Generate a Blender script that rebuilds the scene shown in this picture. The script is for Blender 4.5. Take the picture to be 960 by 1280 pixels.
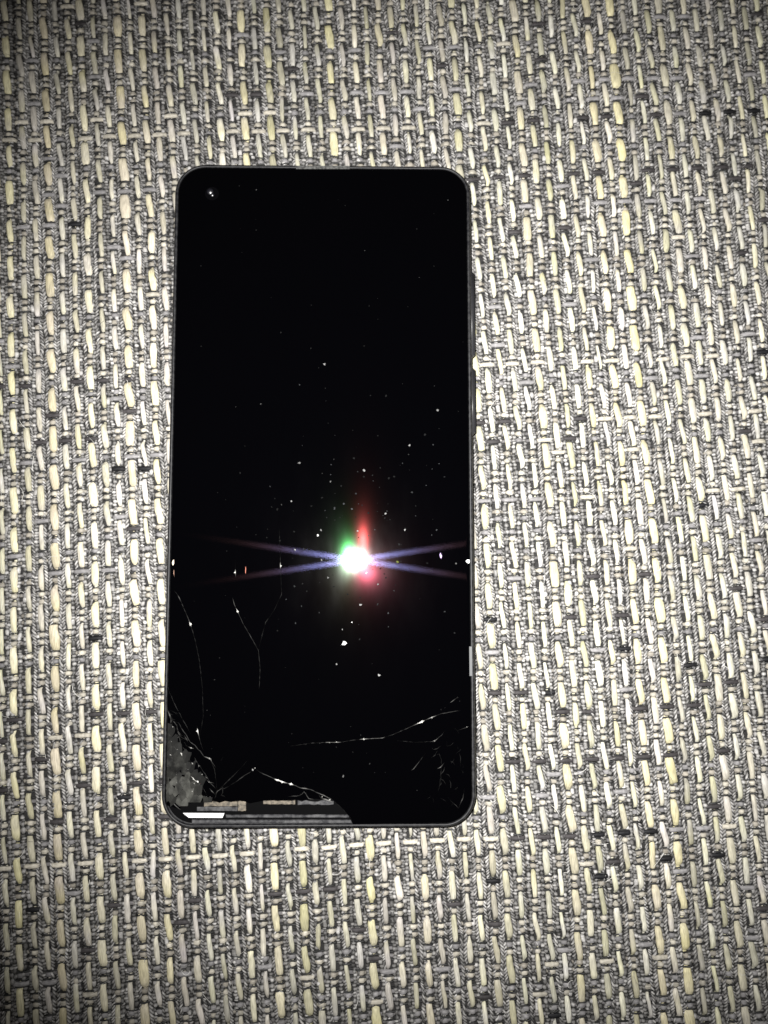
import bpy, bmesh, math, random
import numpy as np
from mathutils import Vector, Matrix, Euler

for o in list(bpy.data.objects):
    bpy.data.objects.remove(o)
MM = 0.001
scene = bpy.context.scene
C = scene.collection

# ------------------------------------------------------------------ camera
GLASS_Z = 8.0                       # height of the phone's glass above the cloth, mm
CAM_H = 189.0                       # lens above the glass, mm
CAM = (12.75, -21.83, GLASS_Z + CAM_H)
F_PX, PW, PH = 967.0, 960.0, 1280.0
cam_data = bpy.data.cameras.new('camera')
cam = bpy.data.objects.new('camera', cam_data)
C.objects.link(cam)
cam.location = [c * MM for c in CAM]
cam.rotation_mode = 'XYZ'
RX, RY = math.radians(4.6), math.radians(-0.9)
ROT = Matrix.Rotation(RY, 3, 'Y') @ Matrix.Rotation(RX, 3, 'X')
cam.rotation_euler = ROT.to_euler()
cam_data.sensor_fit = 'VERTICAL'
cam_data.sensor_height = 24.0
cam_data.lens = 24.0 * F_PX / PH
cam_data.clip_start = 0.01
cam_data.clip_end = 20.0
cam_data.dof.use_dof = True
cam_data.dof.focus_distance = CAM_H * MM
cam_data.dof.aperture_fstop = 7.0
scene.camera = cam

# ------------------------------------------------------------------ world: an almost dark room
world = bpy.data.worlds.new('World')
scene.world = world
world.use_nodes = True
bg = world.node_tree.nodes['Background']
bg.inputs[0].default_value = (1.0, 0.93, 0.84, 1)
bg.inputs[1].default_value = 0.02

# ------------------------------------------------------------------ the flash beside the lens
FLASH_W = 5.7
fl = bpy.data.lights.new('flash', 'SPOT')
fl.energy = FLASH_W
fl.shadow_soft_size = 0.95 * MM
fl.spot_size = math.radians(93)
fl.spot_blend = 1.0
fl.color = (1.0, 0.985, 0.95)
flash = bpy.data.objects.new('flash', fl)
C.objects.link(flash)
fpos = Vector((CAM[0] - 7.7, CAM[1] + 6.9, CAM[2]))
flash.location = fpos * MM
flash.rotation_euler = (Vector((30.0, 0.0, 0.0)) - fpos).to_track_quat('-Z', 'Y').to_euler()

scene.view_settings.view_transform = 'Standard'
scene.view_settings.look = 'None'
scene.view_settings.exposure = 0.0
scene.view_settings.gamma = 1.0
scene.cycles.sample_clamp_indirect = 4.0
scene.cycles.max_bounces = 5

# ------------------------------------------------------------------ helpers
def on_plane(u, v, z=GLASS_Z):
    """a measured photo position -> millimetres on the horizontal plane z"""
    d = ROT @ Vector(((u - PW / 2) / F_PX, -(v - PH / 2) / F_PX, -1.0))
    t = (CAM[2] - z) / -d.z
    return CAM[0] + d.x * t, CAM[1] + d.y * t

def mesh_obj(name, verts, faces, mat, parent=None, col=None, smooth=True):
    me = bpy.data.meshes.new(name)
    v = np.asarray(verts, dtype=np.float32).reshape(-1, 3) * MM
    if isinstance(faces, np.ndarray):
        n, k = faces.shape
        me.vertices.add(len(v)); me.vertices.foreach_set('co', v.ravel())
        me.loops.add(n * k); me.loops.foreach_set('vertex_index', faces.astype(np.int32).ravel())
        me.polygons.add(n)
        me.polygons.foreach_set('loop_start', np.arange(0, n * k, k, dtype=np.int32))
        me.update(calc_edges=True)
    else:
        me.from_pydata([tuple(float(c) for c in p) for p in v], [], faces)
    if col is not None:
        a = me.attributes.new('col', 'FLOAT_COLOR', 'POINT')
        c = np.ones((len(v), 4), dtype=np.float32); c[:, :3] = np.asarray(col, dtype=np.float32).reshape(-1, 3)
        a.data.foreach_set('color', c.ravel())
    me.polygons.foreach_set('use_smooth', np.full(len(me.polygons), smooth))
    me.materials.append(mat)
    me.validate()
    o = bpy.data.objects.new(name, me)
    C.objects.link(o)
    o.parent = parent
    return o

def sweep_faces(n, k):
    i = np.arange(n - 1)[:, None] * k
    j = np.arange(k)[None, :]
    j2 = (j + 1) % k
    return np.stack([i + j, i + j2, i + k + j2, i + k + j], axis=-1).reshape(-1, 4)

def new_mat(name):
    m = bpy.data.materials.new(name); m.use_nodes = True
    nt = m.node_tree
    return m, nt, nt.nodes['Principled BSDF']

def N(nt, kind, **kw):
    n = nt.nodes.new(kind)
    for k, v in kw.items():
        setattr(n, k, v)
    return n

# ------------------------------------------------------------------ materials
def yarn_material(name, rough, bump, fibre, spec):
    """yarn coloured by attribute col (dye, with some groove shade painted in), with fibre streaks along the thread"""
    m, nt, p = new_mat(name)
    at = N(nt, 'ShaderNodeAttribute', attribute_name='col')
    oi = N(nt, 'ShaderNodeObjectInfo')
    tc = N(nt, 'ShaderNodeTexCoord')
    mp = N(nt, 'ShaderNodeMapping'); mp.inputs['Scale'].default_value = fibre
    nt.links.new(tc.outputs['Object'], mp.inputs['Vector'])
    nz = N(nt, 'ShaderNodeTexNoise'); nz.inputs['Scale'].default_value = 1.0
    nz.inputs['Detail'].default_value = 3.0
    nt.links.new(mp.outputs[0], nz.inputs['Vector'])
    mr = N(nt, 'ShaderNodeMapRange')
    mr.inputs[1].default_value = 0.3; mr.inputs[2].default_value = 0.7
    mr.inputs[3].default_value = 0.62; mr.inputs[4].default_value = 1.12
    nt.links.new(nz.outputs[0], mr.inputs[0])
    mr2 = N(nt, 'ShaderNodeMapRange')
    mr2.inputs[3].default_value = 0.8; mr2.inputs[4].default_value = 1.12
    nt.links.new(oi.outputs['Random'], mr2.inputs[0])
    mu = N(nt, 'ShaderNodeMath', operation='MULTIPLY')
    nt.links.new(mr.outputs[0], mu.inputs[0]); nt.links.new(mr2.outputs[0], mu.inputs[1])
    vm = N(nt, 'ShaderNodeVectorMath', operation='SCALE')
    nt.links.new(at.outputs['Color'], vm.inputs[0]); nt.links.new(mu.outputs[0], vm.inputs['Scale'])
    nt.links.new(vm.outputs[0], p.inputs['Base Color'])
    p.inputs['Roughness'].default_value = rough
    p.inputs['Specular IOR Level'].default_value = spec
    b = N(nt, 'ShaderNodeBump'); b.inputs['Strength'].default_value = bump
    b.inputs['Distance'].default_value = 0.00012
    nt.links.new(nz.outputs[0], b.inputs['Height'])
    nt.links.new(b.outputs[0], p.inputs['Normal'])
    return m

M_CREAM = yarn_material('cream_yarn', 0.6, 0.55, (5200, 520, 2600), 0.25)
M_GREY = yarn_material('grey_twisted_yarn', 0.5, 0.4, (3200, 2600, 3200), 0.45)
M_WEFT = yarn_material('weft_yarn', 0.65, 0.6, (700, 5200, 2600), 0.3)

M_BACK, nt, p = new_mat('fabric_backing')
p.inputs['Base Color'].default_value = (0.02, 0.019, 0.019, 1); p.inputs['Roughness'].default_value = 0.9

# ------------------------------------------------------------------ the woven upholstery
rng = np.random.default_rng(11)
PITCH, PER, FAB_ROT = 3.32, 10.15, math.radians(3.0)
fx, fy = on_plane(16.7, 676, 0.0)
I0, I1 = -9, 71
Y0, Y1 = -150.0, 176.0
XA, XB = (I0 - 1) * PITCH, (I1 + 1) * PITCH

def drift(x, y):
    """slow wandering of the weave, mm"""
    dx = 0.35 * np.sin(y / 37.0 + x / 60.0) + 0.22 * np.sin(y / 17.0 + x / 23.0 + 1.3)
    dy = 0.45 * np.sin(x / 41.0 + y / 80.0 + 0.7) + 0.30 * np.sin(x / 15.0 - y / 47.0)
    return dx, dy

zb0, zb1 = -3.4, -1.95
fabric = mesh_obj('upholstery_fabric',
    [(XA, Y0, zb0), (XB, Y0, zb0), (XB, Y1, zb0), (XA, Y1, zb0), (XA, Y0, zb1), (XB, Y0, zb1), (XB, Y1, zb1), (XA, Y1, zb1)],
    [(3, 2, 1, 0), (4, 5, 6, 7), (0, 1, 5, 4), (1, 2, 6, 5), (2, 3, 7, 6), (3, 0, 4, 7)], M_BACK, smooth=False)
fabric.location = (fx * MM, fy * MM, 0); fabric.rotation_euler = (0, 0, FAB_ROT)
fabric['kind'] = 'structure'
fabric['label'] = 'coarse grey and cream basket weave upholstery under the phone'

cols = np.arange(I0, I1 + 1)
col_x = cols * PITCH + rng.normal(0, 0.10, len(cols))
WIDE = {3: 1.0, 6: .92, 9: 1.05, 11: .82, 41: .98, 47: .92, 49: 1.05, 19: .98, 21: .95, 26: 1.0, 36: .9, 53: .9, 30: .85}
half_w = np.array([WIDE.get(int(i), float(rng.uniform(0.58, 0.72)) if i % 7 else float(rng.uniform(0.66, 0.84))) for i in cols])

# cream yarns: long floats over four picks, then under a pair
T = np.array([-.5, -.43, -.385, -.355, -.325, -.29, -.2, -.1, 0, .1, .2, .29, .325, .355, .385, .43])
K = 8
ang = np.arange(K) / K * 2 * math.pi
ce, se = np.cos(ang), np.sin(ang)
ce, se = np.sign(ce) * np.abs(ce) ** 0.8, np.sign(se) * np.abs(se) ** 0.8
j0, j1 = int(math.floor(Y0 / PER)), int(math.ceil(Y1 / PER))
for n, i in enumerate(cols):
    off = 0.0 if i % 2 == 0 else 0.5
    js = np.arange(j0 + (1 if off == 0 else 0), j1)
    nf = len(js)
    t = np.tile(T, (nf, 1))
    ends = rng.normal(0, 0.018, (nf, 1)); leng = rng.normal(1.0, 0.05, (nf, 1))
    y = (js[:, None] + off + t + ends * (np.abs(t) < 0.45)) * PER
    a = np.abs(t) / leng * 1.15
    up = np.clip((0.405 - a) / 0.105, 0, 1); up = up * up * (3 - 2 * up)
    arch = 0.10 * (1 - (t / 0.33) ** 2) * (a < 0.33)
    w0 = half_w[n]
    th = 0.40 + 0.06 * w0
    wj = rng.normal(1.0, 0.10, (nf, 1))
    skew = rng.normal(0.20, 0.12, (nf, 1))
    bulge = rng.normal(0, 0.05, t.shape)
    z = -1.45 + up * (1.45 - th + arch + rng.normal(0, 0.05, (nf, 1)))
    x = col_x[n] - skew * np.sin(np.clip(t / 0.34, -1, 1) * math.pi / 2) * (0.25 + 0.75 * up) + rng.normal(0, 0.06, (nf, 1)) + rng.normal(0, .025, t.shape)
    w = w0 * (0.55 + 0.45 * up) * wj * (1.0 + bulge) * (1 + 0.10 * np.cos(t * 9))
    x, y, z, w = x.ravel(), y.ravel(), z.ravel(), w.ravel()
    o = np.argsort(y); x, y, z, w = x[o], y[o], z[o], w[o]
    dx, dy = drift(x, y); x = x + dx; y = y + dy
    tw = np.interp(y, np.linspace(Y0, Y1, 60), rng.normal(0, 0.28, 60))       # the tape rolls a little
    cx, cz = ce[None] * w[:, None], se[None] * th
    vx = x[:, None] + cx * np.cos(tw)[:, None] - cz * np.sin(tw)[:, None]
    vz = z[:, None] + cx * np.sin(tw)[:, None] * 0.6 + cz
    vy = np.repeat(y[:, None], K, 1)
    V = np.stack([vx, vy, vz], -1)
    wide = min(max((w0 - 0.6) / 0.5, 0), 1)
    base = (1 - wide) * np.array([0.635, 0.61, 0.525]) + wide * np.array([0.67, 0.61, 0.43])
    base = base * rng.uniform(0.86, 1.06) * np.array([1, rng.uniform(0.97, 1.02), rng.uniform(0.86, 1.03)])
    seg = rng.normal(1.0, 0.09, 90)
    shade = np.interp(y, np.linspace(Y0, Y1, 90), seg)
    yel = np.interp(y, np.linspace(Y0, Y1, 70), rng.normal(1.0, 0.07, 70))
    colr = np.repeat((base[None] * shade[:, None] * np.stack([np.ones_like(yel), np.ones_like(yel), yel], -1))[:, None, :], K, 1)
    F = sweep_faces(len(y), K)
    mesh_obj('cream_yarn', V.reshape(-1, 3), F, M_CREAM, fabric, np.clip(colr, 0.02, 0.86).reshape(-1, 3))

# grey yarns: two plies twisted, two between neighbouring columns; a few strands shared by all
KG = 8
ga = np.arange(KG) / KG * 2 * math.pi
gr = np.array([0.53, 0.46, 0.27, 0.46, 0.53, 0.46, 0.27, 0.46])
lobe = np.array([1.0, 0.8, 0.12, 0.8, 1.0, 0.8, 0.12, 0.8])  # grooves coloured dark to paint in the shade between the plies
MARG = 4 * PER
variants = []
for v in range(14):
    turn = 1.62 + 0.09 * (v % 4)
    y = np.arange(Y0, Y1 + 2 * MARG, turn / 8.0)
    n = len(y)
    ph = y / turn * 2 * math.pi + 1.0 * np.interp(y, np.linspace(y[0], y[-1], 200), rng.normal(0, 1.0, 200))
    size = np.interp(y, np.linspace(y[0], y[-1], 240), rng.normal(1.0, 0.12, 240))
    x = 0.15 * np.cos(y / PER * 2 * math.pi) + np.interp(y, np.linspace(y[0], y[-1], 130), rng.normal(0, 0.11, 130))
    z = -0.78 + 0.16 * np.cos(y / PER * 4 * math.pi) + np.interp(y, np.linspace(y[0], y[-1], 150), rng.normal(0, 0.06, 150))
    A = ga[None] + ph[:, None]
    R = gr[None] * size[:, None]
    bp = 0.86 + 0.03 * (v % 5)
    bph = y / bp + np.interp(y, np.linspace(y[0], y[-1], 300), rng.normal(0, 0.4, 300))
    bead = np.abs(np.sin(bph * math.pi)) ** 0.55
    if v % 2 == 0:
        R = (0.28 + 0.27 * bead * size)[:, None] * np.ones((1, KG))
        x = x + 0.13 * np.where(np.floor(bph) % 2 == 0, 1, -1) * bead; z = z + 0.08 * rng.normal(0, 1, 4000)[np.floor(bph).astype(int) % 4000]
        A = ga[None] + np.zeros((n, 1))
    V = np.stack([x[:, None] + R * np.cos(A), np.repeat(y[:, None], KG, 1), z[:, None] + R * np.sin(A) * 0.92], -1)
    tone = np.interp(y, np.linspace(y[0], y[-1], 500), rng.choice([0.16, 0.34, 0.5, 0.72], 500, p=[.2, .3, .3, .2]))
    tone2 = np.interp(y, np.linspace(y[0], y[-1], 500), rng.choice([0.10, 0.24, 0.44, 0.68], 500, p=[.25, .3, .27, .18]))
    tt = np.where(np.arange(KG)[None] < 3, tone[:, None], tone2[:, None])
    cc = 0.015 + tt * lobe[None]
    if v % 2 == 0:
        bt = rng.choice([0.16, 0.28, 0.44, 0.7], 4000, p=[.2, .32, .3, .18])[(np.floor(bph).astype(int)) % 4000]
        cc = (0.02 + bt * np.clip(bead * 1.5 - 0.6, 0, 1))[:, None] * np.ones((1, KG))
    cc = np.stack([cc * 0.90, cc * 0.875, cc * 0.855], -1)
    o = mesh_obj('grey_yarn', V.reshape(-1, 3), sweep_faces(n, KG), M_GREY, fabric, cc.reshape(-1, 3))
    variants.append(o)
fresh = set(range(14))
for n, i in enumerate(cols):
    for s in (-1, 1):
        v = int(rng.integers(0, 14))
        src = variants[v]
        if v in fresh:
            o = src; fresh.discard(v)
        else:
            o = src.copy(); C.objects.link(o); o.parent = fabric
        shift = -int(rng.integers(0, 8)) * PER + (0 if i % 2 == 0 else PER / 2)
        if shift + Y1 + 2 * MARG < Y1: shift += PER
        extra = max(0.0, half_w[n] - 0.68) * 0.35
        o.location = ((col_x[n] + s * (1.10 + extra) + rng.normal(0, 0.05)) * MM, shift * MM, 0)
        o.scale = (s, 1, 1)
        o.rotation_euler = (0, 0, rng.normal(0, 0.0007))

# weft picks: pairs that bead over every second column and sometimes float over the grey yarns too
KW = 6
wa = np.arange(KW) / KW * 2 * math.pi
PALE = np.array([0.58, 0.54, 0.46]); BEIGE = np.array([0.42, 0.385, 0.33]); GREY = np.array([0.30, 0.29, 0.295]); DARK = np.array([0.055, 0.05, 0.052]); BLACK = np.array([0.010, 0.010, 0.012])
OFFS = np.array([-1.66, -1.26, -0.80, -0.46, 0.0, 0.46, 0.80, 1.26])
r0, r1 = int(math.ceil(Y0 / (PER / 2))) + 1, int(math.floor(Y1 / (PER / 2))) - 1
for r in range(r0, r1 + 1):
    yr = r * PER / 2
    lift_p = float(rng.choice([0.06, 0.2, 0.45, 0.85], p=[.35, .35, .2, .1]))
    lift_pick = int(rng.integers(0, 2))
    run = int(rng.integers(0, 4))
    for pick in (0, 1):
        xs, zs, hw, cs, ys = [], [], [], [], []
        tone = [PALE, BEIGE, GREY][int(rng.choice(3, p=[.45, .3, .25]))]
        lt = [BLACK, DARK, GREY, PALE][int(rng.choice(4, p=[.15, .27, .38, .20]))]
        was = False
        for n, i in enumerate(cols):
            bead = (i + r) % 2 == 1
            if bead and rng.random() < 0.16:
                lt = [BLACK, DARK, GREY, PALE][int(rng.choice(4, p=[.15, .27, .38, .20]))]
            lifted = bead and pick == lift_pick and rng.random() < lift_p
            lj = rng.normal(0, 0.08)
            wb = half_w[n]
            for k, of in enumerate(OFFS):
                xs.append(col_x[n] + of)
                ao = abs(of)
                if not bead:
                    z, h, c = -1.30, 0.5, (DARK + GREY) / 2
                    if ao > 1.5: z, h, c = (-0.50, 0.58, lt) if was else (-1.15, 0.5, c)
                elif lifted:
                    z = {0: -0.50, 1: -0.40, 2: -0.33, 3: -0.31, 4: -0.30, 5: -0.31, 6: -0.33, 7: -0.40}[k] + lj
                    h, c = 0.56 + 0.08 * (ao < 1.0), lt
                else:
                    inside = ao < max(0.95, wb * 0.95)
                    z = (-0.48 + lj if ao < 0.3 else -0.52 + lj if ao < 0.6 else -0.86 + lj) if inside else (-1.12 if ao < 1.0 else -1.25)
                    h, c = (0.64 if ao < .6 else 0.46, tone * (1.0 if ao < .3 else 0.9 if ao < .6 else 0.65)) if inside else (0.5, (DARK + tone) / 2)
                zs.append(z); hw.append(h); ys.append(yr + (0.88 if pick else -0.88) + (lj if bead else 0))
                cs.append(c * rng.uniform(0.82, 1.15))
            was = lifted
        xs, zs, hw, ys, cs = map(np.array, (xs, zs, hw, ys, cs))
        dx, dy = drift(xs, ys)
        xs = xs + dx; ys = ys + dy + rng.normal(0, 0.03, len(ys))
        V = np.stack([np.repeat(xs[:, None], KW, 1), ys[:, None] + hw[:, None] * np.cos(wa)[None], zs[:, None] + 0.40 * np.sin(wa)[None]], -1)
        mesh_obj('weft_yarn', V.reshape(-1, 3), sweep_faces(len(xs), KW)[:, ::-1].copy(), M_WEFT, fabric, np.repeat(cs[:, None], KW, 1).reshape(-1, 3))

# thin black threads added as the shade in the gaps around the beads: one between the two picks, one on either side
KB = 4
ba = np.arange(KB) / KB * 2 * math.pi + math.pi / 4
BO = np.array([-1.6, -1.15, -0.6, 0.0, 0.6, 1.15])
for r in range(r0, r1 + 1):
    for yo in (-1.72, 0.0, 1.72):
        xs, ys, zs, rs, cs = [], [], [], [], []
        for n, i in enumerate(cols):
            over = (i + r) % 2 == 1
            top = rng.normal(-0.30 if yo == 0 else -0.46, 0.12)
            if rng.random() < 0.18: top = -0.9
            for of in BO:
                ao = abs(of)
                zs.append((top if ao < 0.8 else top - 0.12 if ao < 1.3 else -1.1) if over else -1.3)
                xs.append(col_x[n] + of); ys.append(r * PER / 2 + yo + rng.normal(0, 0.07))
                rs.append(0.24 * rng.uniform(0.75, 1.2)); cs.append(rng.uniform(0.012, 0.06))
        xs, ys, zs, rs, cs = map(np.array, (xs, ys, zs, rs, cs))
        dx, dy = drift(xs, ys)
        xs = xs + dx; ys = ys + dy
        V = np.stack([np.repeat(xs[:, None], KB, 1), ys[:, None] + rs[:, None] * np.cos(ba)[None], zs[:, None] + rs[:, None] * np.sin(ba)[None]], -1)
        mesh_obj('gap_shade_yarn', V.reshape(-1, 3), sweep_faces(len(xs), KB)[:, ::-1].copy(), M_WEFT, fabric, np.repeat(np.repeat(cs[:, None, None], KB, 1), 3, 2).reshape(-1, 3))

# loose fibres standing off the yarns
V, F, Cc = [], [], []
for k in range(900):
    x, y = rng.uniform(XA + 4, XB - 4), rng.uniform(Y0 + 5, Y1 - 5)
    a = rng.uniform(0, 2 * math.pi); ln = rng.uniform(1.2, 4.5); bend = rng.normal(0, 0.5)
    w = rng.uniform(0.025, 0.05); c = rng.choice([0.75, 0.6, 0.35, 0.08]); z = rng.uniform(0.0, 0.12)
    b = len(V)
    for q in range(6):
        V += [(x - w * math.sin(a), y + w * math.cos(a), z), (x + w * math.sin(a), y - w * math.cos(a), z + 0.02)]
        Cc += [(c, c * .98, c * .93)] * 2
        x += math.cos(a) * ln / 5; y += math.sin(a) * ln / 5; a += bend * rng.uniform(0.3, 1.2); z += rng.normal(0, 0.08)
        z = min(max(z, -0.25), 0.35)
        if q: F.append((b + 2 * q - 2, b + 2 * q, b + 2 * q + 1, b + 2 * q - 1))
fuzz = mesh_obj('loose_fibres', V, F, M_CREAM, fabric, Cc)
fuzz['kind'] = 'stuff'

# ------------------------------------------------------------------ the phone
random.seed(5)
W, L, RC, XO = 75.3, 164.3, 7.8, 0.25
phone = bpy.data.objects.new('smartphone', None)
C.objects.link(phone)
phone.empty_display_size = 0.02
phone['label'] = 'black smartphone with a cracked screen and shattered bottom corner lying face up'
phone['category'] = 'phone'

def outline(inset, seg=14, straight=10):
    """rounded rectangle, counter-clockwise, as (x, y)"""
    hw, hl, r = W / 2 - inset, L / 2 - inset, max(RC - inset, 0.5)
    pts = []
    for cx, cy, a0 in ((hw - r, hl - r, 0), (-hw + r, hl - r, 90), (-hw + r, -hl + r, 180), (hw - r, -hl + r, 270)):
        for k in range(seg + 1):
            a = math.radians(a0 + 90 * k / seg)
            pts.append((XO + cx + r * math.cos(a), cy + r * math.sin(a)))
    return pts

# frame: rounded aluminium-look plastic body with a raised lip and a recessed tray
M_FRAME, nt, p = new_mat('frame_plastic')
p.inputs['Base Color'].default_value = (0.022, 0.023, 0.026, 1)
p.inputs['Roughness'].default_value = 0.36
nz = N(nt, 'ShaderNodeTexNoise'); nz.inputs['Scale'].default_value = 900.0; nz.inputs['Detail'].default_value = 5
tc = N(nt, 'ShaderNodeTexCoord'); nt.links.new(tc.outputs['Object'], nz.inputs['Vector'])
cr = N(nt, 'ShaderNodeValToRGB')
cr.color_ramp.elements[0].position = 0.40; cr.color_ramp.elements[0].color = (0.004, 0.004, 0.006, 1)
cr.color_ramp.elements[1].position = 0.78; cr.color_ramp.elements[1].color = (0.032, 0.032, 0.033, 1)
nt.links.new(nz.outputs[0], cr.inputs[0]); nt.links.new(cr.outputs[0], p.inputs['Base Color'])
mr = N(nt, 'ShaderNodeMapRange'); mr.inputs[3].default_value = 0.4; mr.inputs[4].default_value = 0.7
nt.links.new(nz.outputs[0], mr.inputs[0]); nt.links.new(mr.outputs[0], p.inputs['Roughness'])

prof = [(2.4, 0.0), (0.9, 0.35), (0.25, 1.4), (0.0, 3.2), (0.0, 5.6), (0.10, 6.8), (0.32, 7.5), (0.62, 7.80), (0.85, 7.86), (1.02, 7.82), (1.08, 7.6), (1.10, 6.8)]
rings = [outline(i) for i, z in prof]
nr = len(rings[0])
V = [(x, y, z) for ring, (i, z) in zip(rings, prof) for x, y in ring]
F = []
for a in range(len(prof) - 1):
    for k in range(nr):
        k2 = (k + 1) % nr
        F.append((a * nr + k, a * nr + k2, (a + 1) * nr + k2, (a + 1) * nr + k))
F.append(tuple(range(nr - 1, -1, -1)))
F.append(tuple(range((len(prof) - 1) * nr, len(prof) * nr)))
frame = mesh_obj('frame', V, F, M_FRAME, phone)
frame.data.polygons[len(F) - 1].use_smooth = False
frame.data.polygons[len(F) - 2].use_smooth = False

# screen glass: black bonded display under glass; the pixel grid behind it spreads reflections into thin streaks
M_GLASS, nt, p = new_mat('black_screen_glass')
p.inputs['Base Color'].default_value = (0.0003, 0.0003, 0.0006, 1)
tc = N(nt, 'ShaderNodeTexCoord')
mp = N(nt, 'ShaderNodeMapping'); mp.inputs['Scale'].default_value = (60, 25, 60); mp.inputs['Rotation'].default_value = (0, 0, 0.6)
nt.links.new(tc.outputs['Object'], mp.inputs['Vector'])
nz = N(nt, 'ShaderNodeTexNoise'); nz.inputs['Scale'].default_value = 3.0; nz.inputs['Detail'].default_value = 6
nt.links.new(mp.outputs[0], nz.inputs['Vector'])
mr = N(nt, 'ShaderNodeMapRange'); mr.inputs[1].default_value = 0.3; mr.inputs[2].default_value = 0.7
mr.inputs[3].default_value = 0.030; mr.inputs[4].default_value = 0.046
nt.links.new(nz.outputs[0], mr.inputs[0]); nt.links.new(mr.outputs[0], p.inputs['Roughness'])
p.inputs['IOR'].default_value = 1.5
out = nt.nodes['Material Output']
prev = p.outputs[0]
def lobe_add(prev, colr, rough, aniso, deg, tilt=None, dist='GGX'):
    g = N(nt, 'ShaderNodeBsdfAnisotropic', distribution=dist)
    g.inputs['Color'].default_value = (*colr, 1)
    g.inputs['Roughness'].default_value = rough
    g.inputs['Anisotropy'].default_value = aniso
    vt = N(nt, 'ShaderNodeVectorTransform', vector_type='VECTOR', convert_from='OBJECT', convert_to='WORLD')
    vt.inputs[0].default_value = (math.cos(math.radians(deg)), math.sin(math.radians(deg)), 0)
    nt.links.new(vt.outputs[0], g.inputs['Tangent'])
    if tilt:
        gm = N(nt, 'ShaderNodeNewGeometry')
        ad = N(nt, 'ShaderNodeVectorMath', operation='ADD'); ad.inputs[1].default_value = (tilt[0], tilt[1], 0)
        no = N(nt, 'ShaderNodeVectorMath', operation='NORMALIZE')
        nt.links.new(gm.outputs['Normal'], ad.inputs[0]); nt.links.new(ad.outputs[0], no.inputs[0]); nt.links.new(no.outputs[0], g.inputs['Normal'])
    s = N(nt, 'ShaderNodeAddShader')
    nt.links.new(prev, s.inputs[0]); nt.links.new(g.outputs[0], s.inputs[1])
    return s.outputs[0]
for d in (81.5, 98.5):
    prev = lobe_add(prev, (0.00007, 0.000055, 0.00010), 0.048, 0.92, d, None, 'BECKMANN')
    prev = lobe_add(prev, (0.000006, 0.00004, 0.00014), 0.070, 0.92, d, None, 'BECKMANN')
    prev = lobe_add(prev, (0.00005, 0.000022, 0.000018), 0.084, 0.92, d, None, 'BECKMANN')
prev = lobe_add(prev, (0.00033, 0.00004, 0.00004), 0.09, 0.45, 0, (-0.009, -0.026))
prev = lobe_add(prev, (0.0001, 0.0010, 0.0002), 0.070, 0.30, 0, (0.010, -0.006))
prev = lobe_add(prev, (0.0004, 0.00006, 0.0001), 0.11, 0.0, 0, (-0.014, 0.016))
nt.links.new(prev, out.inputs['Surface'])

GI = 1.16
gp = outline(GI, seg=14)
# fractured bottom edge: the strip of glass missing above the bottom rim
notch_px = [(223, 1011), (231, 1006), (240, 1003.5), (250, 1001), (258, 1002.2), (266, 1000.8), (274, 1003.6), (281, 1001.4), (289, 1002.6), (297, 1000.6), (306, 1002), (312, 1004.2), (322, 1002.2), (332, 1000.6),
            (345, 1000.2), (356, 1001), (368, 999.6), (380, 1000.6), (392, 998.6), (403, 999.4), (413, 997.6), (418, 1001.5), (424, 1007), (430, 1012.5), (435, 1019), (441, 1027.5)]
notch = [on_plane(*q) for q in notch_px]
nx0 = notch[0][0]; nx1 = notch[-1][0]
yb = -L / 2 + GI
keep = []
for (x, y) in gp:
    if y < notch[0][1] and x < nx1: continue
    keep.append((x, y))
# rotate the list so that the gap (bottom left) sits at its end: last point before the gap on the left arc
idx = max(range(len(keep)), key=lambda k: math.hypot(keep[k][0] - keep[(k + 1) % len(keep)][0], keep[k][1] - keep[(k + 1) % len(keep)][1]) if keep[k][1] < 0 and keep[(k + 1) % len(keep)][1] < -60 else -1)
keep = keep[idx + 1:] + keep[:idx + 1]
loop = keep + notch[:-1] + [(nx1, yb)]
isn = [False] * len(keep) + [True] * len(notch)
def inset_loop(loop, isn, d, dn):
    res = []
    n = len(loop)
    for k in range(n):
        p0, p1, p2 = Vector(loop[k - 1]), Vector(loop[k]), Vector(loop[(k + 1) % n])
        e1, e2 = (p1 - p0).normalized(), (p2 - p1).normalized()
        nn = Vector((-(e1.y + e2.y), e1.x + e2.x))
        nn = nn.normalized() if nn.length > 1e-6 else Vector((-e1.y, e1.x))
        q = p1 + nn * (dn if isn[k] else d)
        res.append((q.x, q.y))
    return res
gprof = [(0.0, 0.0, 7.25), (0.0, 0.0, 7.62), (0.07, 0.0, 7.80), (0.20, 0.01, 7.91), (0.42, 0.02, 7.97), (0.75, 0.04, 8.0)]
V, F = [], []
n = len(loop)
for d, dn, z in gprof:
    V += [(x, y, z) for x, y in inset_loop(loop, isn, d, dn)]
for a in range(len(gprof) - 1):
    for k in range(n):
        k2 = (k + 1) % n
        F.append((a * n + k, a * n + k2, (a + 1) * n + k2, (a + 1) * n + k))
# flat inner ring then cap, so the smooth edge shading does not spill over the plate
V += [(x, y, 8.0) for x, y in inset_loop(loop, isn, 0.95, 0.10)]
b = len(gprof) * n
for k in range(n):
    k2 = (k + 1) % n
    F.append((b - n + k, b - n + k2, b + k2, b + k))
F.append(tuple(range(b, b + n)))
F.append(tuple(range(n - 1, -1, -1)))
glass = mesh_obj('screen_glass', V, F, M_GLASS, phone)
glass.data.polygons[len(F) - 1].use_smooth = False
glass.data.polygons[len(F) - 2].use_smooth = False

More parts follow.
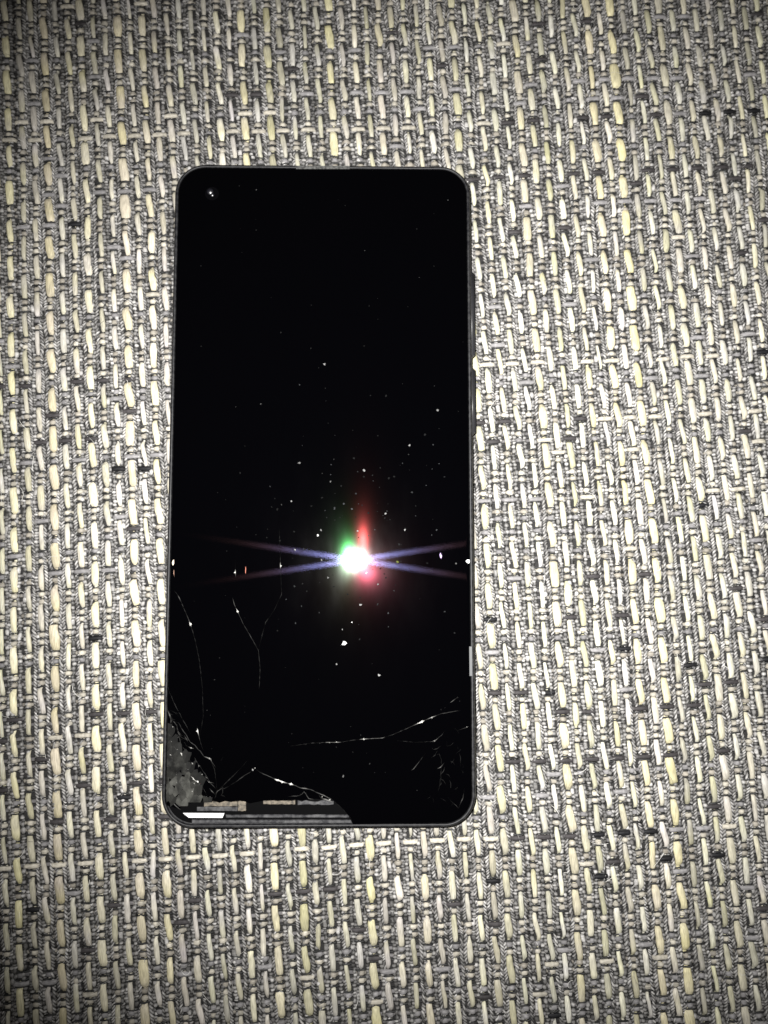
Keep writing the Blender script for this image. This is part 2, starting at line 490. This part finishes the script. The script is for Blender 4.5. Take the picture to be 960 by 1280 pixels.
def simple_mat(name, c, rough, spec=0.5):
    m, nt, p = new_mat(name)
    p.inputs['Base Color'].default_value = (*c, 1); p.inputs['Roughness'].default_value = rough
    p.inputs['Specular IOR Level'].default_value = spec
    return m
def mottled_mat(name, c0, c1, scale, rough):
    m, nt, p = new_mat(name)
    tc = N(nt, 'ShaderNodeTexCoord')
    nz = N(nt, 'ShaderNodeTexNoise'); nz.inputs['Scale'].default_value = scale; nz.inputs['Detail'].default_value = 6
    nt.links.new(tc.outputs['Object'], nz.inputs['Vector'])
    cr = N(nt, 'ShaderNodeValToRGB')
    cr.color_ramp.elements[0].position = 0.35; cr.color_ramp.elements[0].color = (*c0, 1)
    cr.color_ramp.elements[1].position = 0.68; cr.color_ramp.elements[1].color = (*c1, 1)
    nt.links.new(nz.outputs[0], cr.inputs[0]); nt.links.new(cr.outputs[0], p.inputs['Base Color'])
    p.inputs['Roughness'].default_value = rough
    return m
def attr_mat(name, rough, spec):
    m, nt, p = new_mat(name)
    at = N(nt, 'ShaderNodeAttribute', attribute_name='col')
    nt.links.new(at.outputs['Color'], p.inputs['Base Color'])
    p.inputs['Roughness'].default_value = rough
    p.inputs['Specular IOR Level'].default_value = spec
    return m

M_TAN = mottled_mat('adhesive_tape', (0.04, 0.035, 0.028), (0.19, 0.16, 0.12), 1100, 0.6)
M_WHITE = simple_mat('white_light_guide', (0.85, 0.85, 0.86), 0.4)
M_RAIL = mottled_mat('worn_rail', (0.012, 0.012, 0.015), (0.085, 0.085, 0.088), 800, 0.45)
M_FROST_GLINT = attr_mat('crack_frost_glint', 0.5, 0.12)
M_DUST_GLINT = attr_mat('dust_and_glints', 0.8, 0.2)
M_LENS = simple_mat('lens_glass', (0.004, 0.004, 0.008), 0.36)
M_LENS.node_tree.nodes['Principled BSDF'].inputs['IOR'].default_value = 2.2
M_RING = simple_mat('camera_ring', (0.0015, 0.0015, 0.002), 0.06)
M_GRILLE = mottled_mat('earpiece_mesh', (0.03, 0.03, 0.03), (0.12, 0.12, 0.115), 1500, 0.6)
M_DARK = simple_mat('dark_plastic', (0.028, 0.028, 0.031), 0.4)

def prism(name, poly, z0, z1, mat, parent, bev=0.06, col=None):
    """a small plate with a chamfered top from a polygon in mm"""
    area = sum(poly[k][0] * poly[(k + 1) % len(poly)][1] - poly[(k + 1) % len(poly)][0] * poly[k][1] for k in range(len(poly)))
    if area < 0: poly = poly[::-1]
    n = len(poly)
    V = [(x, y, z0) for x, y in poly] + [(x, y, z1 - bev) for x, y in poly]
    V += [(x, y, z1) for x, y in inset_loop(poly, [False] * n, bev, bev)]
    F = [tuple(range(n - 1, -1, -1)), tuple(range(2 * n, 3 * n))]
    for a in range(2):
        for k in range(n):
            F.append((a * n + k, a * n + (k + 1) % n, (a + 1) * n + (k + 1) % n, (a + 1) * n + k))
    return mesh_obj(name, V, F, mat, parent, None if col is None else [col] * len(V), smooth=False)

def rag(x0, y0, x1, y1, n=9, j=0.8):
    """rough-edged strip in photo measurements -> polygon in mm"""
    top = [(x0 + (x1 - x0) * k / n, y0 + random.uniform(-j, j)) for k in range(n + 1)]
    bot = [(x0 + (x1 - x0) * k / n, y1 + random.uniform(-j, j) * 0.4) for k in range(n, -1, -1)]
    return [on_plane(u, v, 7.2) for u, v in top + bot]

prism('tray_floor', outline(1.3), 6.5, 6.86, simple_mat('tray_black', (0.0012, 0.0012, 0.0015), 0.7, 0.05), frame)
# what the missing glass lays bare: tape, light guide and the bottom rail of the tray
prism('adhesive_tape', rag(255, 1001.5, 297, 1008), 6.8, 7.22, M_TAN, frame)
prism('adhesive_tape', rag(297.5, 1001.5, 307.5, 1014, 4), 6.8, 7.24, M_TAN, frame)
prism('tray_rail', rag(246, 1008.5, 297, 1014, 8, .5), 6.8, 7.1, M_RAIL, frame)
prism('adhesive_tape', rag(329, 1001, 369, 1005.5), 6.8, 7.22, M_TAN, frame)
prism('adhesive_tape', rag(372, 1001, 417, 1006, j=1.4), 6.8, 7.18, M_RAIL, frame)
prism('light_guide', [on_plane(u, v, 7.1) for u, v in ((228.5, 1016.3), (280.5, 1016.6), (278, 1022.4), (236, 1022.2))], 6.8, 7.12, M_WHITE, frame, 0.03)
prism('tray_rail', rag(282, 1018.6, 440, 1022.4, 14, 0.3), 6.8, 7.2, M_RAIL, frame, 0.15)
prism('tray_rail', rag(240, 1024.6, 443, 1028.4, 14, 0.2), 6.8, 7.55, M_RAIL, frame, 0.12)
prism('exposed_edge_glint', [on_plane(u, v, 7.9) for u, v in ((586.4, 808), (590.0, 808), (590.6, 845), (586.8, 845))], 7.6, 8.02, simple_mat('bare_edge_glint', (0.07, 0.072, 0.075), 0.5), frame, 0.05)  # bare frame edge, its rim highlight put into the lighter grey

# earpiece slit, side buttons
prism('earpiece_grille', [on_plane(u, v, 7.9) for u, v in ((370, 207.4), (437, 207.4), (437, 211.4), (370, 211.4))], 7.5, 8.015, M_GRILLE, frame, 0.04)
def button(v0, v1):
    yA = on_plane(590, v0, 6)[1]; yB = on_plane(590, v1, 6)[1]
    bm = bmesh.new()
    bmesh.ops.create_cube(bm, size=1.0)
    for w in bm.verts:
        w.co = Vector((W / 2 + XO + 0.05 + w.co.x * 1.5, (yA + yB) / 2 + w.co.y * (yA - yB), 5.3 + w.co.z * 2.6))
    bmesh.ops.bevel(bm, geom=bm.edges[:], offset=0.45, segments=3, affect='EDGES')
    vs = [tuple(w.co) for w in bm.verts]; fs = [[w.index for w in f.verts] for f in bm.faces]
    bm.verts.index_update()
    fs = [[w.index for w in f.verts] for f in bm.faces]
    bm.free()
    return vs, fs
vs, fs = button(340, 446); mesh_obj('volume_button', vs, fs, M_DARK, phone)
vs, fs = button(460, 543); mesh_obj('power_button', vs, fs, M_DARK, phone)

# punch-hole camera: ring and two lens domes
cx, cy = on_plane(265, 242)
def dome(name, x, y, z, r, rc, mat, parent, seg=24, rg=6):
    V, F = [], []
    for a in range(rg):
        rr = r * (1 - a / rg)
        zz = z + math.sqrt(rc * rc - rr * rr) - math.sqrt(rc * rc - r * r)
        V += [(x + rr * math.cos(2 * math.pi * k / seg), y + rr * math.sin(2 * math.pi * k / seg), zz) for k in range(seg)]
    V.append((x, y, z + rc - math.sqrt(rc * rc - r * r)))
    for a in range(rg - 1):
        for k in range(seg):
            F.append((a * seg + k, a * seg + (k + 1) % seg, (a + 1) * seg + (k + 1) % seg, (a + 1) * seg + k))
    for k in range(seg):
        F.append(((rg - 1) * seg + k, (rg - 1) * seg + (k + 1) % seg, len(V) - 1))
    return mesh_obj(name, V, F, mat, parent)
fcam = dome('front_camera', cx, cy, 8.0, 1.75, 60.0, M_RING, glass)
dome('lens', cx - 0.50, cy + 0.55, 8.01, 0.80, 1.1, M_LENS, fcam)
dome('lens', cx + 0.05, cy - 0.30, 8.01, 0.50, 0.65, M_LENS, fcam)

# ---- cracks: thin raised ridges of frosted glass, with the fracture glints painted on as brighter spots
glints = []  # where glints get painted along the cracks
def crack(px, width=0.10, frost=0.06, jag=0.10, bright=()):
    """px: polyline in photo measurements; bright: (u, v, radius_px, value) painted glints"""
    pts = []
    glints.extend(q for q in bright if q[3] >= 0.28)
    for (a, b2) in zip(px[:-1], px[1:]):
        ln = math.hypot(b2[0] - a[0], b2[1] - a[1]); m = max(2, int(ln / 3.0))
        for k in range(m):
            pts.append((a[0] + (b2[0] - a[0]) * k / m, a[1] + (b2[1] - a[1]) * k / m))
    pts.append(px[-1])
    V, Cc, F = [], [], []
    mm = [on_plane(*q) for q in pts]
    for k, (x, y) in enumerate(mm):
        a, b2 = Vector(mm[max(k - 1, 0)]), Vector(mm[min(k + 1, len(mm) - 1)])
        t = (b2 - a).normalized(); nn = Vector((-t.y, t.x))
        end = min(1.0, 0.15 + min(k, len(mm) - 1 - k) / 3.0)
        g = 0.0
        for (u, v, rad, val) in bright:
            d = math.hypot(pts[k][0] - u, pts[k][1] - v)
            g = max(g, val ** 1.7 * max(0.0, 1 - (d / rad) ** 2))
        w = 0.7 * width * end * random.uniform(0.55, 1.3) * (1 + 1.6 * g)
        off = random.uniform(-jag, jag)
        c = Vector((x, y)) + nn * off
        V += [(c.x - nn.x * w, c.y - nn.y * w, 7.998), (c.x, c.y, 8.012 + 0.03 * random.random() + 0.05 * g), (c.x + nn.x * w, c.y + nn.y * w, 7.998)]
        f = max(0.001, 0.35 * frost * random.random() ** 2 + g)
        Cc += [(f * .5,) * 3, (f, f * .98, f * .92), (f * .5,) * 3]
        if k:
            q = 3 * k
            F += [(q - 3, q, q + 1, q - 2), (q - 2, q + 1, q + 2, q - 1)]
    return mesh_obj('crack', V, F, M_FROST_GLINT, glass, Cc, smooth=False)

crack([(294, 699), (294, 708), (294.5, 722)], .07, .012, .02, [(294, 716, 3, .8)])
crack([(290.5, 747), (293, 756), (297, 764), (303, 778), (310, 790), (318, 804), (323, 813), (325, 835), (324, 862)], .10, .045, .03, [(292, 752, 8, .16), (297, 764, 3, .75), (301, 773, 9, .05)])
crack([(218, 738), (224, 747), (231, 763), (238, 780), (244, 800), (249, 825), (253, 860), (254, 895), (250, 920)], .09, .022, .03, [(224, 747, 3.5, .2), (234, 773, 6, .12), (238, 780, 3.2, .9), (242, 791, 9, .05)])
crack([(349, 660), (350, 690), (351, 720), (352, 743), (342, 764), (332, 778), (326, 800), (323, 813)], .07, .010, .03, [(351, 707, 2.8, .7), (352, 744, 3, .12), (332, 777, 3.5, .16)])
crack([(207, 848), (212, 866), (220, 884), (230, 902), (238, 917)], .08, .035, .05)
crack([(207, 870), (209, 885), (213, 897), (221, 907), (224, 921), (227, 934)], .12, .06, .08, [(208, 893, 5, .2), (224, 924, 5, .12)])
crack([(222, 902), (230, 915), (238, 927), (246, 934), (255, 945), (263, 949), (270, 960)], .13, .06, .10, [(236, 925, 5, .14), (251, 932, 6, .12), (262, 948, 4, .45)])
crack([(246, 906), (247, 914), (250, 926), (254, 938)], .10, .06, .04, [(246.5, 914, 3.6, 1.0)])
crack([(212, 925), (219, 935), (226, 941), (230, 950)], .14, .09, .1, [(222, 937, 4, .35), (227, 942, 3.5, .8)])
crack([(209, 952), (220, 952), (231, 962), (243, 975), (248, 977)], .13, .08, .12, [(242, 974, 3.2, .9), (247, 976.5, 3.2, 1.0), (227, 978, 4, .3)])
crack([(248, 955), (256, 967), (264, 980), (272, 989)], .10, .05, .08, [(252, 968, 3, .3)])
crack([(262, 948), (268, 962), (270, 975), (272, 989)], .09, .04, .08)
crack([(272, 989), (282, 979), (291, 970), (300, 961), (310, 950)], .12, .045, .05, [(284, 976, 8, .07)])
crack([(272, 989), (286, 983), (297, 976), (305, 970), (312, 966), (318, 961)], .12, .045, .08, [(302, 972, 4, .12), (310, 968, 3.5, .1), (318, 960.5, 3.5, .55)])
crack([(268, 998), (272, 989), (279, 984), (277, 994), (282, 997)], .16, .10, .15, [(273, 987, 7, .12)])
crack([(279, 946), (276, 951), (281, 941)], .05, .06, .02)
crack([(318, 961), (330, 968), (346, 975), (356, 978), (364, 980), (376, 985), (388, 987), (399, 992), (408, 996), (414, 999)], .13, .06, .06, [(347, 975, 4, .9), (353, 977.5, 3.5, .85), (364, 979.5, 3.6, .85), (372, 983, 6, .12), (380, 985.5, 5, .25), (402, 996, 5, .3), (412, 1000, 6, .4)])
crack([(360, 996), (374, 995), (380, 990), (386, 998), (396, 1000)], .14, .07, .10, [(378, 991, 5, .15), (386, 997, 4, .2)])
crack([(398, 992), (402, 998), (410, 1001), (418, 1003)], .18, .12, .12, [(410, 1001, 7, .35)])
crack([(418, 1002), (428, 1011), (436, 1020), (441, 1027)], .07, .06, .03)
crack([(362, 933), (388, 929), (412, 928), (424, 928), (436, 926), (452, 924), (478, 922.5), (492, 918), (508, 911), (522, 904.5), (528, 902), (540, 896.5), (552, 892), (564, 890), (577, 888)], .08, .030, .03,
      [(412, 928, 5, .3), (421, 928, 4, .35), (455, 924, 4, .55), (468, 923, 9, .18), (477, 922.5, 4, .25), (514, 909, 10, .10), (522, 904.5, 4, .4), (527, 902, 4, 1.0), (540, 896.5, 4.5, .4), (558, 890.5, 7, .10), (566, 889.5, 5, .12)])
crack([(497, 926), (520, 928), (540, 927), (545, 925), (552, 919), (557, 912)], .07, .016, .03, [(543, 926, 4.5, .32), (549, 921, 5, .10)])
crack([(562, 879), (566, 876), (573, 871)], .10, .10, .03, [(565, 877, 3, .25), (572, 871, 3.5, .25)])
crack([(572, 913), (578, 911), (586, 908)], .09, .06, .04, [(584, 909, 3.5, .28), (578, 911, 4, .10)])
crack([(514, 963), (517, 961), (525, 951), (533, 940)], .10, .012, .04, [(517, 961, 5, .26), (522, 956, 4, .08)])
crack([(546, 961), (551, 959), (556, 953)], .13, .03, .05, [(551, 959, 4.5, .22)])
crack([(545, 944), (549, 942), (552, 950), (551, 972), (548, 990)], .09, .018, .08, [(548, 943, 3.5, .10), (551, 968, 4, .05), (547, 987, 3.5, .06)])
crack([(573, 938), (576, 947), (575, 960)], .08, .02, .08, [(575.5, 947, 4, .09)])
crack([(559, 996), (567, 1004), (573, 1010), (578, 1000), (581, 985)], .10, .03, .08, [(569, 1006, 5, .08), (579, 999.5, 4, .18)])

# crushed corner: a mosaic of small tilted shards powdered grey
M_SHARD, nt, p = new_mat('crushed_glass')
tc = N(nt, 'ShaderNodeTexCoord')
nz = N(nt, 'ShaderNodeTexNoise'); nz.inputs['Scale'].default_value = 330; nz.inputs['Detail'].default_value = 8; nz.inputs['Roughness'].default_value = 0.62
nt.links.new(tc.outputs['Object'], nz.inputs['Vector'])
cr = N(nt, 'ShaderNodeValToRGB')
cr.color_ramp.elements[0].position = 0.36; cr.color_ramp.elements[0].color = (0.12, 0.12, 0.12, 1)
cr.color_ramp.elements[1].position = 0.72; cr.color_ramp.elements[1].color = (1.7, 1.7, 1.65, 1)
nt.links.new(nz.outputs[0], cr.inputs[0])
at = N(nt, 'ShaderNodeAttribute', attribute_name='col')
mx = N(nt, 'ShaderNodeVectorMath', operation='MULTIPLY')
nt.links.new(cr.outputs[0], mx.inputs[0]); nt.links.new(at.outputs['Color'], mx.inputs[1])
nt.links.new(mx.outputs[0], p.inputs['Base Color'])
p.inputs['Roughness'].default_value = 0.32

def clip(poly, a, b, c):
    """keep the side a*x + b*y <= c"""
    res = []
    for k in range(len(poly)):
        p0, p1 = poly[k], poly[(k + 1) % len(poly)]
        d0, d1 = a * p0[0] + b * p0[1] - c, a * p1[0] + b * p1[1] - c
        if d0 <= 0: res.append(p0)
        if d0 * d1 < 0:
            t = d0 / (d0 - d1)
            res.append((p0[0] + (p1[0] - p0[0]) * t, p0[1] + (p1[1] - p0[1]) * t))
    return res
seeds = []
while len(seeds) < 150:
    u, v = random.uniform(203, 285), random.uniform(885, 1010)
    su, sv = (u - 203) * 1.5 + (v - 885) * 0.35, v * 0.75      # cells drawn out along the crack direction
    if all(math.hypot(su - q[2], sv - q[3]) > 5.5 for q in seeds) or random.random() < 0.02:
        seeds.append((u, v, su, sv))
for n1, (u, v, su, sv) in enumerate(seeds):
    lim = 210 + (v - 893) * 0.52
    if v < 906 or u > lim or v > 1006: continue
    cell = [(su - 30, sv - 30), (su + 30, sv - 30), (su + 30, sv + 30), (su - 30, sv + 30)]
    for n2, q in enumerate(seeds):
        if n2 == n1: continue
        a, b2 = q[2] - su, q[3] - sv
        if a * a + b2 * b2 > 3600: continue
        cell = clip(cell, a, b2, (q[2] ** 2 + q[3] ** 2 - su ** 2 - sv ** 2) / 2)
        if len(cell) < 3: break
    if len(cell) < 3: continue
    px = []
    for (x, y) in cell:
        vv = y / 0.75
        px.append((203 + (x - (vv - 885) * 0.35) / 1.5, vv))
    pm = [on_plane(*w) for w in px]
    # trim to the glass outline
    for k in range(4):
        pm = clip(pm, -1, 0, W / 2 - XO - GI - 0.3)
    rr = RC - GI - 0.3
    ccx, ccy = XO - W / 2 + RC, -L / 2 + RC
    for deg in (190, 205, 220, 235, 250, 265):
        ca, sa = math.cos(math.radians(deg)), math.sin(math.radians(deg))
        pm = clip(pm, ca, sa, ca * ccx + sa * ccy + rr - 0.02)
        if len(pm) < 3: break
    if len(pm) < 3: continue
    pm = clip(pm, 0, -1, -on_plane(240, 1003 + min(7.0, max(0, (240 - u) * 0.4)))[1])
    if len(pm) < 3: continue
    area = sum(pm[k][0] * pm[(k + 1) % len(pm)][1] - pm[(k + 1) % len(pm)][0] * pm[k][1] for k in range(len(pm)))
    if abs(area) < 0.15: continue
    if area < 0: pm = pm[::-1]
    depth = min(1.0, max(0.0, (lim - u)) / 24.0)
    dense = 0.14 + 0.86 * min(1.0, max(0.0, (v - 925) / 50.0))
    val = 0.046 * depth * dense * random.uniform(0.25, 1.3) + 0.0015
    mxy = (sum(w[0] for w in pm) / len(pm), sum(w[1] for w in pm) / len(pm))
    pm = [(mxy[0] + (x - mxy[0]) * 0.99, mxy[1] + (y - mxy[1]) * 0.99) for x, y in pm]
    tx, ty = random.uniform(-.03, .03), random.uniform(-.03, .03)
    top = [(x, y, 8.03 + tx * (x - mxy[0]) + ty * (y - mxy[1])) for x, y in pm]
    bot = [(x, y, 7.90) for x, y in pm]
    m = len(pm)
    Fq = [tuple(range(m)), tuple(range(2 * m - 1, m - 1, -1))] + [(k, m + k, m + (k + 1) % m, (k + 1) % m) for k in range(m)]
    mesh_obj('glass_shard', top + bot, Fq, M_SHARD, glass, [(val, val, val * 0.93)] * (2 * m), smooth=False)

crack([(207, 982), (209.5, 992), (214, 1001), (220, 1008), (227, 1013.5)], .16, .22, .04, [(212, 996, 8, .16), (222, 1010, 6, .2)])  # not a fracture: ridge added to paint the glint along the corner rim
# fine splinters fanning through the crushed corner, and fainter ones in the other corner
for k in range(60):
    v = random.uniform(885, 998); lim = 214 + (v - 888) * 0.55
    u = random.uniform(209, max(212, lim))
    if v > 985: u = max(u, 222)
    a = random.gauss(1.05, 0.35) if random.random() < 0.75 else random.uniform(0, 3.1)
    ln = random.uniform(5, 17); b2 = a + random.gauss(0, 0.3)
    p1 = (u + math.cos(a) * ln / 2, v + math.sin(a) * ln / 2); p2 = (p1[0] + math.cos(b2) * ln / 2, p1[1] + math.sin(b2) * ln / 2)
    if p2[1] > 999 or p2[0] < 210: continue
    val = random.choice((0.12, 0.2, 0.3, 0.5))
    crack([(u, v), p1, p2], random.uniform(.05, .16), random.uniform(.05, .22), .06, [(p1[0], p1[1], random.uniform(2, 5), val)] if random.random() < .5 else ())
for k in range(26):
    u, v = random.gauss(566, 14), random.gauss(960, 30)
    if u > 580 or v > 1008 or u > 590 - max(0, v - 990) * 1.2: continue
    a = random.uniform(0.3, 2.6); ln = random.uniform(4, 12)
    crack([(u, v), (u + math.cos(a) * ln / 2, v + math.sin(a) * ln / 2), (u + math.cos(a + .3) * ln, v + math.sin(a + .3) * ln)], random.uniform(.06, .16), random.uniform(.03, .11), .06)

# dust on the glass, and specks painted for glints and reflections
rd = random.Random(21)
V, F, Cc = [], [], []
def speck(u, v, r, val, tint=(1, 1, 1), ey=1.0):
    x, y = on_plane(u, v)
    b = len(V); n = 6
    a0 = rd.uniform(0, 1)
    for k in range(n):
        a = a0 + 2 * math.pi * k / n
        rr = r * rd.uniform(0.35, 1.35)
        V.append((x + rr * math.cos(a), y + ey * rr * math.sin(a), 7.999)); Cc.append([val * t * .7 for t in tint])
    V.append((x, y, 8.0 + r * 0.5)); Cc.append([val * t for t in tint])
    for k in range(n):
        F.append((b + k, b + (k + 1) % n, b + n))
for u, v, r, val in ((397, 669, .30, .55), (458, 716, .36, .9), (430, 803, .62, 1.0), (430, 803, .42, 1.0), (474, 844, .35, .35), (369, 687, .3, .35), (440, 778, .15, .8), (451, 756, .32, .25), (401, 663, .3, .18),  # the big white pair is a painted second reflection of the flash
                     (482, 642, .3, .25), (506, 662, .3, .30), (512, 556, .35, .22), (455, 588, .28, .22), (413, 602, .25, .12), (374, 579, .35, .12), (364, 626, .25, .22), (406, 455, .35, .22), (547, 513, .3, .16),
                     (326, 505, .25, .06), (421, 830, .25, .22), (472, 731, .3, .18), (428, 787, .18, .3), (570, 704, .3, .10), (447, 664, .22, .3), (410, 722, .3, .14), (402, 700, .25, .2), (316, 962, .25, .3), (429, 970, .3, .10), (320, 237, .2, .05), (560, 250, .2, .05)):
    speck(u, v, r, val)
for u, v, rad, val in glints:  # crack glints, painted as small bright specks
    speck(u + rd.uniform(-.5, .5), v + rd.uniform(-.5, .5), 0.11 + 0.20 * val, min(1.0, 0.8 * val), (1, .99, .94), rd.uniform(.7, 1.2))
speck(551, 694, .26, .8, (.75, .55, 1.0), 2.6)  # scratch with its purple diffraction painted in
speck(307, 713, .07, .55, (1.0, .35, .25), 22)  # scratch line, the red of its diffraction put into the colour
speck(497, 702, .35, .16, (.6, .7, .15))
speck(585.2, 702, .48, 1.0)  # flash glint on the right glass edge, painted white
speck(216.5, 704, .30, .9, (1.0, .82, .66), 3.5)  # warm flash glow on the left glass edge, painted
speck(217.5, 716, .14, .35, (1.0, .6, .45), 9)  # lower tail of the left edge glow, painted too
for k in range(120):
    u, v = rd.gauss(455, 62), rd.gauss(655, 72)
    if not (225 < u < 582 and 230 < v < 1000) or math.hypot(u - 445, v - 700) < 32: continue
    speck(u, v, rd.uniform(.12, .30), 0.003 + 0.06 * rd.random() ** 5, (.9, .95, 1.05))
for k in range(90):
    speck(rd.uniform(228, 580), rd.uniform(225, 990), rd.uniform(.08, .2), 0.002 + 0.03 * rd.random() ** 5)
dust_and_glints = mesh_obj('dust_and_glints', V, F, M_DUST_GLINT, glass, Cc, smooth=False)
dust_and_glints['kind'] = 'stuff'
